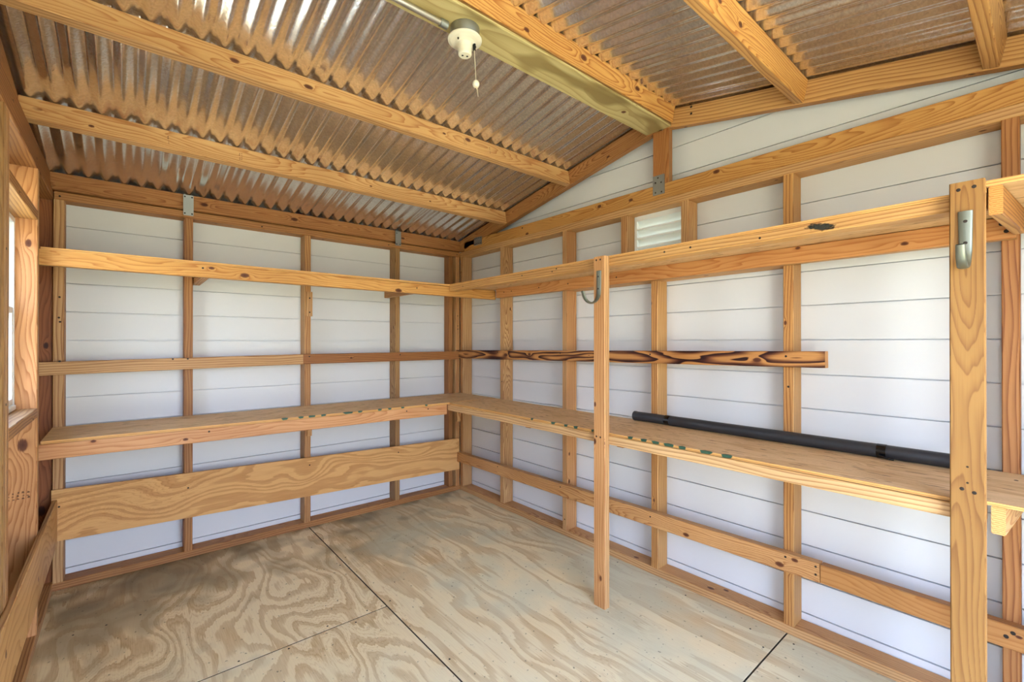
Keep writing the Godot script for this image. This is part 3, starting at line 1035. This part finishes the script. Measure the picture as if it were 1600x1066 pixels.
func green_mark(parent: Node, at: Vector3, along: Vector3, across: Vector3, ln: float, k: int):
	var r := RandomNumberGenerator.new()
	r.seed = 100 + k
	var h := ln / 2
	# a dab on the top of the edge and one that runs over the front of it
	var pts := [Vector2(-h, 0.0), Vector2(-h * 0.5, 0.009 + r.randf() * 0.006), Vector2(h * 0.4, 0.007 + r.randf() * 0.008), Vector2(h, 0.002), Vector2(h * 0.9, 0.0)]
	prism(parent, "paint_mark", pts, at, along, -across, Vector3.UP, 0.0003, M["green"])
	var pts2 := [Vector2(-h, 0.0), Vector2(h, 0.0), Vector2(h * (0.5 + r.randf() * 0.4), -0.009), Vector2(-h * (0.4 + r.randf() * 0.5), -0.010)]
	prism(parent, "paint_mark", pts2, at, along, Vector3.UP, across, 0.0004, M["green"])

func build_shelves():
	var dirx := Vector3(1, 0, 0)
	# lower shelf on the back wall
	var a := tag(node("shelf"), "low workbench-height shelf along the back wall under the horizontal wall batten", "shelf", "") as Node3D
	ply_board(a, "shelf_board", [Vector2(-2.303, 0.001), Vector2(-0.002, 0.001), Vector2(-0.002, 0.459), Vector2(-0.392, 0.456), Vector2(-2.303, 0.40)], YLO, 0.012, true, 0.0)
	board(a, "front_rail", Vector3(-2.345, 0.732, 0.385), Vector3(-0.41, 0.732, 0.436), 0.064, T, Vector3.UP, 9, "wood", 0.0)
	for x in [-1.755, -1.136]:
		bx(a, "bracket_bar", Vector2(x, x + T), Vector2(0.705, 0.7645), Vector2(-0.085, 0.366), "z", 3, "wood_brown", 0.5)
	for i in 10:
		var gx: float = [-1.398, -1.318, -1.261, -1.199, -1.066, -0.994, -0.874, -0.812, -0.727, -0.563][i]
		green_mark(a, Vector3(gx, YLO, 0.4005 + (gx + 2.303) / 1.911 * 0.056), Vector3(1911, 0, 56).normalized(), Vector3(-56, 0, 1911).normalized(), [0.034, 0.03, 0.036, 0.028, 0.06, 0.03, 0.026, 0.024, 0.024, 0.018][i], i)
	for x in [-1.733, -0.70, -0.55]:
		screw(a, Vector3(x, 0.748, 0.404 + (x + 2.345) * 0.0264), Vector3(0, 0, 1))
	# lower shelf on the right wall
	var b := tag(node("shelf"), "low shelf along the gable wall that carries the black pipe", "shelf") as Node3D
	ply_board(b, "shelf_board", [Vector2(-0.002, 0.461), Vector2(-0.002, 2.942), Vector2(-0.400, 2.942), Vector2(-0.3915, 0.458)], YLO - 0.002, 0.010, false, 0.3)
	board(b, "front_rail", Vector3(-0.373, 0.746, 0.46), Vector3(-0.376, 0.744, 2.942), 0.064, 0.038, Vector3(1, 0, 0), 13, "wood_pale", 0.0)
	for z in [1.158, 1.776]:
		bx(b, "bracket_bar", Vector2(-0.34, 0.0), Vector2(0.705, 0.7645), Vector2(z, z + T), "x", 3, "wood_brown", z)
	for i in 12:
		var gz: float = [1.27, 1.427, 1.514, 1.577, 1.683, 1.889, 1.955, 2.009, 2.069, 2.127, 2.223, 2.299][i]
		var f := (gz - 0.458) / 2.502
		green_mark(b, Vector3(-0.3918 - 0.0085 * f, YLO - 0.002, gz), Vector3(-0.0085, 0, 2.502).normalized(), Vector3(-2.502, 0, -0.0085).normalized(), [0.02, 0.03, 0.024, 0.026, 0.016, 0.026, 0.03, 0.036, 0.044, 0.03, 0.05, 0.04][i], 20 + i)
	# upper shelf on the back wall
	var u := tag(node("shelf"), "upper shelf along the back wall, with a large oval knot in its front rail", "shelf") as Node3D
	ply_board(u, "shelf_board", [Vector2(-2.303, 0.001), Vector2(-0.002, 0.001), Vector2(-0.002, 0.462), Vector2(-0.392, 0.460), Vector2(-2.303, 0.417)], YU, 0.011, true, 0.5)
	board(u, "front_rail", Vector3(-2.345, 1.525, 0.398), Vector3(-0.001, 1.520, 0.442), 0.064, T, Vector3.UP, 8, "wood_gold", 0.0)
	for x in [-1.756, -0.604]:
		bx(u, "bracket_bar", Vector2(x, x + T), Vector2(1.503, 1.554), Vector2(-0.085, 0.378 if x < -1 else 0.40), "z", 3, "wood", 0.3)
	for p in [[-1.76, 1.535], [-0.63, 1.525]]:
		screw(u, Vector3(p[0], p[1], 0.4175 + (p[0] + 2.345) * 0.0188), Vector3(0, 0, 1))
	# upper shelf on the right wall
	var v := tag(node("shelf"), "upper shelf along the gable wall, with a sooty smudge on its front rail", "shelf") as Node3D
	ply_board(v, "shelf_board", [Vector2(-0.002, 0.464), Vector2(-0.002, 2.945), Vector2(-0.396, 2.945), Vector2(-0.3915, 0.462)], YU + 0.001, 0.010, false, 0.7)
	board(v, "front_rail", Vector3(-0.363, 1.5385, 0.463), Vector3(-0.363, 1.5395, 2.944), 0.064, 0.035, Vector3(1, 0, 0), 13, "wood_gold", 0.05)
	board(v, "back_rail", Vector3(-0.0195, 1.526, 0.512), Vector3(-0.0195, 1.522, 2.985), 0.066, T, Vector3.UP, 9, "wood_gold", 0.9)
	for z in [0.60, 0.68, 0.95, 1.20, 1.55]:
		screw(v, Vector3(-0.0385, 1.528, z), Vector3(-1, 0, 0))
	for p in [[1.19, 1.543], [1.42, 1.538], [1.45, 1.549], [0.62, 1.538], [2.05, 1.542], [2.16, 1.543], [2.41, 1.535]]:
		screw(v, Vector3(-0.3955, p[1], p[0]), Vector3(-1, 0, 0), 0.004)
	for p in [[2.955, 1.535], [2.968, 1.532], [2.965, 1.512]]:
		screw(v, Vector3(-0.0385, p[1], p[0]), Vector3(-1, 0, 0), 0.006)
	prism(v, "smudge", [Vector2(0, 0.005), Vector2(0.10, 0.005), Vector2(0.10, 0.039), Vector2(0, 0.039)], Vector3(-0.3955, 1.517, 2.535), Vector3(0, 0, 1), Vector3(0, 1, 0), Vector3(-1, 0, 0), 0.0002, M["soot"])
	fit_uv(v.get_node("smudge"), Vector2(0.0, -0.005), Vector2(10.0, -29.4))
	# short shelves that go on past the near post, each laid over the end of the long one
	var w1 := tag(node("shelf"), "end piece of upper shelf overlapping it behind the nearest post, on a cross bar", "shelf") as Node3D
	ply_board(w1, "shelf_board", [Vector2(-0.002, 2.875), Vector2(-0.002, 3.565), Vector2(-0.405, 3.565), Vector2(-0.405, 2.895)], YU + 0.017, 0.014, false, 0.15)
	var dir := Vector3(0.996, 0, 0.085)
	board(w1, "cross_bar", Vector3(-0.395, 1.533, 2.961), Vector3(-0.395, 1.533, 2.961) + dir * 0.350, 0.072, 0.025, Vector3.UP, 3, "wood_gold", 0.3)
	bx(w1, "back_rail", Vector2(-0.038, -0.001), Vector2(1.49, 1.566), Vector2(3.045, 3.56), "z", 2, "wood", 0.4)
	var w2 := tag(node("shelf"), "end piece of low shelf overlapping it beside the nearest post, on a cross bar", "shelf") as Node3D
	var lp := ply_board(w2, "shelf_board", [Vector2(-0.002, 2.90), Vector2(-0.002, 3.565), Vector2(-0.407, 3.565), Vector2(-0.407, 2.945)], YLO + 0.0075, 0.009, false, 0.42)
	board(w2, "cross_bar", Vector3(-0.397, 0.738, 2.964), Vector3(-0.397, 0.738, 2.964) + dir * 0.350, 0.068, 0.025, Vector3.UP, 1, "wood_pale", 0.3)
	bx(w2, "back_rail", Vector2(-0.038, -0.001), Vector2(0.70, 0.765), Vector2(3.045, 3.56), "z", 2, "wood", 0.4)
	screw(lp, Vector3(-0.10, YLO + 0.0075, 2.985), Vector3.UP, 0.005)
	# posts
	var p1 := bx(self, "shelf_post", Vector2(-0.433, -0.3985), Vector2(0.0005, 1.563), Vector2(1.719, 1.781), "y", 12, "wood")
	tag(p1, "far slim shelf post standing on the floor with a J-hook near its top", "post", "")
	for q in [Vector2(1.735, 1.548), Vector2(1.757, 1.548), Vector2(1.735, 0.758), Vector2(1.757, 0.757)]:
		screw(p1, Vector3(-0.433, q.y, q.x), Vector3(-1, 0, 0))
	var p2 := bx(self, "shelf_post", Vector2(-0.436, -0.4075), Vector2(0.0005, 1.584), Vector2(2.881, 2.945), "y", 11, "wood_gold", 0.15)
	tag(p2, "nearest post of the shelves, wide pale face with sweeping grain and a steel hook", "post", "")
	for q in [Vector2(2.898, 1.565), Vector2(2.926, 1.567), Vector2(2.913, 0.868), Vector2(2.913, 0.828)]:
		screw(p2, Vector3(-0.436, q.y, q.x), Vector3(-1, 0, 0), 0.0045 if q.y > 1 else 0.0025)
	for q in [Vector2(2.903, 0.811), Vector2(2.925, 0.806)]:
		screw(p2, Vector3(-0.436, q.y, q.x), Vector3(-1, 0, 0))

# ------------------------------------------------------------------ rails and panels on the walls
func build_rails():
	var r1 := board(self, "wall_batten", Vector3(-2.345, 1.056, 0.0195), Vector3(-1.197, 1.074, 0.0195), 0.062, T, Vector3.UP, 2, "wood", 0.2)
	tag(r1, "pale half of the horizontal batten on the back wall, next to the window corner", "batten")
	var r2 := board(self, "wall_batten", Vector3(-1.195, 1.074, 0.0195), Vector3(-0.040, 1.077, 0.0195), 0.062, T, Vector3.UP, 3, "wood_brown", 0.6)
	tag(r2, "browner half of the horizontal batten on the back wall, running into the corner", "batten")
	for x in [-2.277, -1.85, -1.785, -1.16, -0.54]:
		screw(r1 if x < -1.19 else r2, Vector3(x, 1.09, 0.0385), Vector3(0, 0, 1))
	var r3 := board(self, "wall_batten", Vector3(-0.0195, 1.085, 0.001), Vector3(-0.0195, 1.114, 2.503), 0.063, T, Vector3.UP, 10, "wood", 0.0)
	tag(r3, "dark swirl-grained batten on the gable wall at mid height, ending in mid-air past a stud", "batten")
	for z in [0.529, 1.137, 1.755, 2.37]:
		screw(r3, Vector3(-0.0385, 1.105 + z * 0.008, z), Vector3(-1, 0, 0))
	var r4 := board(self, "wall_batten", Vector3(-0.0195, 0.272, 0.015), Vector3(-0.0195, 0.304, 2.484), 0.074, T, Vector3.UP, 14, "wood", 0.0)
	tag(r4, "long knotty low rail on the gable wall near the floor, reaching into the corner", "batten")
	for q in [Vector2(0.529, 0.30), Vector2(1.137, 0.305), Vector2(1.755, 0.306), Vector2(2.367, 0.325), Vector2(2.471, 0.325), Vector2(2.471, 0.295)]:
		screw(r4, Vector3(-0.0385, q.y, q.x), Vector3(-1, 0, 0))
	var r5 := board(self, "wall_batten", Vector3(-0.0195, 0.303, 2.487), Vector3(-0.0195, 0.300, 3.56), 0.070, T, Vector3.UP, 13, "wood_brown", 0.2)
	tag(r5, "paler clean low rail on the gable wall, passing behind the nearest post", "batten")
	for q in [Vector2(2.962, 0.302), Vector2(2.976, 0.318)]:
		screw(r5, Vector3(-0.0385, q.y, q.x), Vector3(-1, 0, 0), 0.006)
	# plywood panels low on the walls
	var pan := prism(self, "kick_panel", [Vector2(-2.306, 0.239), Vector2(-0.012, 0.169), Vector2(-0.014, 0.414), Vector2(-2.306, 0.482)], Vector3(0, 0, 0.0005), Vector3(1, 0, 0), Vector3(0, 1, 0), Vector3(0, 0, 1), 0.012, M["ply_skirt"], 1.0)
	fit_uv(pan, Vector2(2.306, -0.16), Vector2(1.0 / 2.4, 1.0 / 0.33))
	tag(pan, "wide flame-grained plywood panel low across the back wall studs", "panel")
	for q in [Vector2(-1.78, 0.386), Vector2(-2.28, 0.40), Vector2(-1.15, 0.40), Vector2(-0.54, 0.385), Vector2(-0.03, 0.30)]:
		screw(pan, Vector3(q.x, q.y, 0.0125), Vector3(0, 0, 1))
	var pl := board(self, "wall_board", Vector3(XL + 0.009, 0.330, 0.016), Vector3(XL + 0.009, 0.290, 2.98), 0.212, 0.017, Vector3.UP, 13, "wood", 0.1, 0.45)
	tag(pl, "low board on the window wall, running from the corner out of view under the window", "panel")
	# cleats screwed on the studs
	var c1 := bx(self, "cleat", Vector2(-1.172, -1.134), Vector2(1.345, 1.50), Vector2(0.0005, 0.016), "y", 2, "wood", 0.6)
	tag(c1, "short upright wood block on a back wall stud just under the upper shelf", "cleat")
	screw(c1, Vector3(-1.152, 1.46, 0.0165), Vector3(0, 0, 1))
	screw(c1, Vector3(-1.152, 1.37, 0.0165), Vector3(0, 0, 1))
	var c2 := bx(self, "cleat", Vector2(-1.166, -1.137), Vector2(0.585, 0.70), Vector2(0.0005, 0.016), "y", 1, "wood", 0.6)
	tag(c2, "short upright wood block on a back wall stud just under the low shelf", "cleat")
	screw(c2, Vector3(-1.152, 0.66, 0.0165), Vector3(0, 0, 1))
	var c3 := bx(self, "cleat", Vector2(-0.040, -0.004), Vector2(0.55, 0.70), Vector2(0.0005, 0.019), "y", 1, "wood", 0.9)
	tag(c3, "short upright wood block in the back corner just under the low shelf", "cleat")
	screw(c3, Vector3(-0.022, 0.62, 0.0195), Vector3(0, 0, 1))

func fit_uv(o: MeshInstance3D, add: Vector2, mul: Vector2):
	var me := o.mesh as ArrayMesh
	var ar := me.surface_get_arrays(0)
	var uv: PackedVector2Array = ar[Mesh.ARRAY_TEX_UV]
	for i in uv.size():
		uv[i] = (uv[i] + add) * mul
	ar[Mesh.ARRAY_TEX_UV] = uv
	var mat := me.surface_get_material(0)
	var nm := ArrayMesh.new()
	nm.add_surface_from_arrays(Mesh.PRIMITIVE_TRIANGLES, ar)
	nm.surface_set_material(0, mat)
	o.mesh = nm

# ------------------------------------------------------------------ metal, lamp, pipe, vent
func strap(at: Vector3, n: Vector3, e1: Vector3, w: float, h: float, label: String, holes: Array):
	var t := tag(node("strap_tie"), label, "bracket") as Node3D
	t.position = at
	var hw := w / 2
	var hh := h / 2
	var r := 0.003
	prism(t, "plate", [Vector2(-hw + r, -hh), Vector2(hw - r, -hh), Vector2(hw, -hh + r), Vector2(hw, hh - r), Vector2(hw - r, hh), Vector2(-hw + r, hh), Vector2(-hw, hh - r), Vector2(-hw, -hh + r)], n * 0.0005, e1, Vector3.UP, n, 0.0015, M["galv"])
	for q in holes:
		screw(t, at + e1 * q.x + Vector3.UP * q.y + n * 0.002, n, 0.0042, "nail")
	return t

func hook(at: Vector3, label: String):
	# J of flat galvanised channel on a post face that looks to -x
	var t := tag(node("utility_hook"), label, "hook") as Node3D
	t.position = at
	var pts := []
	for k in 7:
		pts.append(Vector3(-0.004, 0.146 - k * 0.0145, 0))
	var r := 0.054
	for k in range(1, 15):
		var a := deg_to_rad(k * 11.5)
		pts.append(Vector3(-0.004 - r + r * cos(a), 0.054 - r * sin(a), 0))
	var last: Vector3 = pts[pts.size() - 1]
	var dirv: Vector3 = (last - pts[pts.size() - 2]).normalized()
	pts.append(last + dirv * 0.012)
	mesh_of(sweep(pts, Vector3(0, 0, 1), 0.0138, 0.0042, 16, 0.62), M["zinc"], "hook_bar", t)
	# the hollow of the rolled tip
	var tipn: Vector3 = (pts[pts.size() - 1] - pts[pts.size() - 2]).normalized()
	mesh_of(sweep([pts[pts.size() - 1], pts[pts.size() - 1] + tipn * 0.0006], Vector3(0, 0, 1), 0.0062, 0.0022, 12), M["hole"], "tip_hollow", t)
	for y in [0.120, 0.066]:
		screw(t, at + Vector3(-0.0077, y, 0.0), Vector3(-1, 0, 0), 0.0045)

func build_fittings():
	strap(Vector3(-1.782, 1.925, 0.0195), Vector3(0, 0, 1), Vector3(1, 0, 0), 0.046, 0.112, "galvanised strap tying the eave beam to the back wall, above the stud nearer the window", [Vector2(-0.016, 0.045), Vector2(0.016, 0.045), Vector2(-0.016, -0.045), Vector2(0.016, -0.045)])
	strap(Vector3(-0.547, 1.928, 0.0195), Vector3(0, 0, 1), Vector3(1, 0, 0), 0.044, 0.105, "galvanised strap tying the eave beam to the back wall, nearer the far corner", [Vector2(-0.012, 0.036), Vector2(0.014, -0.042), Vector2(-0.012, -0.042)])
	strap(Vector3(0.0055, 1.973, 1.778), Vector3(-1, 0, 0), Vector3(0, 0, 1), 0.066, 0.098, "toothed steel plate joining the king post to the gable tie beam", [Vector2(-0.018, 0.014), Vector2(0.014, 0.010), Vector2(-0.018, -0.036), Vector2(0.016, -0.038), Vector2(-0.004, 0.036)])
	strap(Vector3(0.0055, 1.952, 0.235), Vector3(-1, 0, 0), Vector3(0, 0, 1), 0.100, 0.062, "toothed steel plate where rafter and tie beam meet in the far corner", [Vector2(-0.036, 0.02), Vector2(-0.012, 0.02), Vector2(0.012, 0.02), Vector2(0.036, 0.02), Vector2(-0.036, -0.02), Vector2(-0.012, -0.02), Vector2(0.012, -0.02), Vector2(0.036, -0.02)])
	hook(Vector3(-0.433, 1.352, 1.752), "grey steel J-hook on the far slim shelf post")
	hook(Vector3(-0.436, 1.362, 2.911), "grey steel J-hook on the nearest shelf post, seen end-on")
	# conduit and lamp holder under the ridge
	var cy := 2.2335
	var con := tag(node("conduit"), "grey steel conduit pipe fixed along the underside of the ridge board", "pipe") as Node3D
	con.position = Vector3(-1.8, cy, 1.752)
	var tube := []
	for k in 12:
		tube.append(Vector3(-0.45 + k * 0.0916, 0, 0))
	mesh_of(sweep(tube, Vector3(0, 0, 1), 0.010, 0.010, 20), M["conduit"], "tube", con)
	mesh_of(sweep([Vector3(0.545, 0, 0), Vector3(0.56, 0, 0), Vector3(0.572, 0, 0)], Vector3(0, 0, 1), 0.0135, 0.0135, 16), M["galv"], "connector", con)
	for x in [-0.2]:
		var st := sweep([Vector3(x - 0.008, 0, 0), Vector3(x + 0.008, 0, 0)], Vector3(0, 0, 1), 0.0125, 0.0125, 16)
		mesh_of(st, M["galv"], "clip", con)
	var lamp := tag(node("lamp_holder"), "white keyless lamp holder without a bulb under the ridge, with a pull cord", "lamp") as Node3D
	lamp.position = Vector3(-1.165, 2.247, 1.765)
	# octagonal-ish steel box, ceramic cover and socket
	mesh_of(lathe([Vector2(0.0001, 0.0), Vector2(0.047, 0.0), Vector2(0.050, -0.003), Vector2(0.050, -0.036), Vector2(0.046, -0.038), Vector2(0.0001, -0.038)], 28), M["galv"], "junction_box", lamp)
	mesh_of(lathe([Vector2(0.0001, -0.0385), Vector2(0.056, -0.0385), Vector2(0.058, -0.041), Vector2(0.057, -0.045), Vector2(0.048, -0.049), Vector2(0.034, -0.052), Vector2(0.026, -0.056), Vector2(0.0235, -0.066), Vector2(0.023, -0.090), Vector2(0.021, -0.093), Vector2(0.0190, -0.0945), Vector2(0.0001, -0.0945)], 40), M["porcelain"], "socket", lamp)
	for s in [-1.0, 1.0]:
		mesh_of(lathe([Vector2(0.0001, -0.0955), Vector2(0.0036, -0.0955), Vector2(0.0036, -0.0940)], 10), M["hole"], "contact", lamp).position = Vector3(s * 0.0075, 0, s * 0.003)
		screw(lamp, lamp.position + Vector3(s * 0.035, -0.0575, 0.012), Vector3(0, -1, 0), 0.003)
	mesh_of(sweep([Vector3(0.0, -0.045, 0.0), Vector3(0, -0.066, 0)], Vector3(1, 0, 0), 0.005, 0.005, 10), M["hole"], "switch", lamp).position = Vector3(0.026, -0.008, 0.018)
	var cord := []
	for k in 10:
		cord.append(Vector3(0.026 + 0.0008 * k, -0.070 - 0.0150 * k, 0.018 + 0.0004 * k))
	mesh_of(sweep(cord, Vector3(1, 0, 0), 0.0011, 0.0011, 8), M["cord"], "pull_cord", lamp)
	mesh_of(lathe([Vector2(0.0001, 0.013), Vector2(0.007, 0.011), Vector2(0.011, 0.005), Vector2(0.012, -0.002), Vector2(0.009, -0.009), Vector2(0.0001, -0.012)], 18), M["porcelain"], "cord_bead", lamp).position = Vector3(0.0315, -0.188, 0.0205)
	mesh_of(sweep([Vector3(0.034, -0.192, 0.022), Vector3(0.038, -0.230, 0.024)], Vector3(1, 0, 0), 0.0012, 0.0012, 8), M["cord"], "pull_cord", lamp)
	# black pipe on the low shelf
	var pipe := tag(node("pipe"), "long black plastic pipe with taped joints lying at the back of the low shelf", "pipe") as Node3D
	var py := YLO - 0.002 + 0.0245
	pipe.position = Vector3(-0.026, py, 1.656)
	mesh_of(sweep([Vector3(0, 0, 0), Vector3(0, 0, 0.004), Vector3(0, 0, 0.02), Vector3(0, 0, 0.170), Vector3(0, 0, 0.180)], Vector3(1, 0, 0), 0.0225, 0.0225, 24), M["pipe"], "pipe_end", pipe)
	mesh_of(lathe([Vector2(0.0200, 0.0), Vector2(0.0238, 0.0), Vector2(0.0238, 0.010), Vector2(0.0225, 0.012)], 24), M["pipe"], "rim", pipe).rotation = Vector3(PI / 2, 0, 0)
	mesh_of(sweep([Vector3(0, 0, 0.178), Vector3(0, 0, 0.204)], Vector3(1, 0, 0), 0.0242, 0.0242, 24), M["tape"], "tape_band", pipe)
	var mid := []
	for k in 9:
		mid.append(Vector3(0, -0.0, 0.203 + k * 0.1))
	mesh_of(sweep(mid, Vector3(1, 0, 0), 0.0238, 0.0238, 24), M["pipe"], "tube", pipe)
	mesh_of(sweep([Vector3(0, 0, 1.0), Vector3(0, 0, 1.026)], Vector3(1, 0, 0), 0.0246, 0.0246, 24), M["tape"], "tape_band", pipe)
	mesh_of(sweep([Vector3(0, 0, 1.02), Vector3(0, 0, 1.10), Vector3(0, 0, 1.21)], Vector3(1, 0, 0), 0.0232, 0.0232, 24), M["pipe"], "pipe_end", pipe)
	mesh_of(sweep([Vector3(-0.0262, -0.010, 1.008), Vector3(-0.029, -0.017, 1.03), Vector3(-0.027, -0.019, 1.05)], Vector3(0, 1, 0), 0.004, 0.004, 8), M["tape"], "clamp_screw", pipe)
	# louvred vent in the gable wall
	var vent := tag(node("louver_vent"), "white louvred vent between two short studs under the gable wall top plate", "vent") as Node3D
	vent.position = Vector3(0.079, 1.681, 1.745)
	var vz := 0.154
	box(vent, "frame", Vector2(-0.010, 0.03), Vector2(-0.10, 0.178), Vector2(-vz, -vz + 0.014), M["vinyl"], 0.002)
	box(vent, "frame", Vector2(-0.010, 0.03), Vector2(-0.10, 0.178), Vector2(vz - 0.014, vz), M["vinyl"], 0.002)
	box(vent, "frame", Vector2(-0.010, 0.03), Vector2(0.160, 0.178), Vector2(-vz + 0.014, vz - 0.014), M["vinyl"], 0.002)
	box(vent, "frame", Vector2(-0.010, 0.03), Vector2(-0.10, -0.086), Vector2(-vz + 0.014, vz - 0.014), M["vinyl"], 0.002)
	box(vent, "insect_screen", Vector2(0.0335, 0.0345), Vector2(-0.086, 0.160), Vector2(-vz + 0.014, vz - 0.014), M["screen"])
	for k in 5:
		var y := 0.118 - 0.049 * k
		prism(vent, "slat", [Vector2(-0.006, 0.040), Vector2(-0.001, 0.043), Vector2(0.032, -0.006), Vector2(0.028, -0.009)], Vector3(0, y, -vz + 0.014), Vector3(1, 0, 0), Vector3(0, 1, 0), Vector3(0, 0, 1), 2 * vz - 0.028, M["louver"])
		box(vent, "slat_lip", Vector2(-0.010, -0.0065), Vector2(y + 0.034, y + 0.043), Vector2(-vz + 0.014, vz - 0.014), M["vinyl"], 0.001)
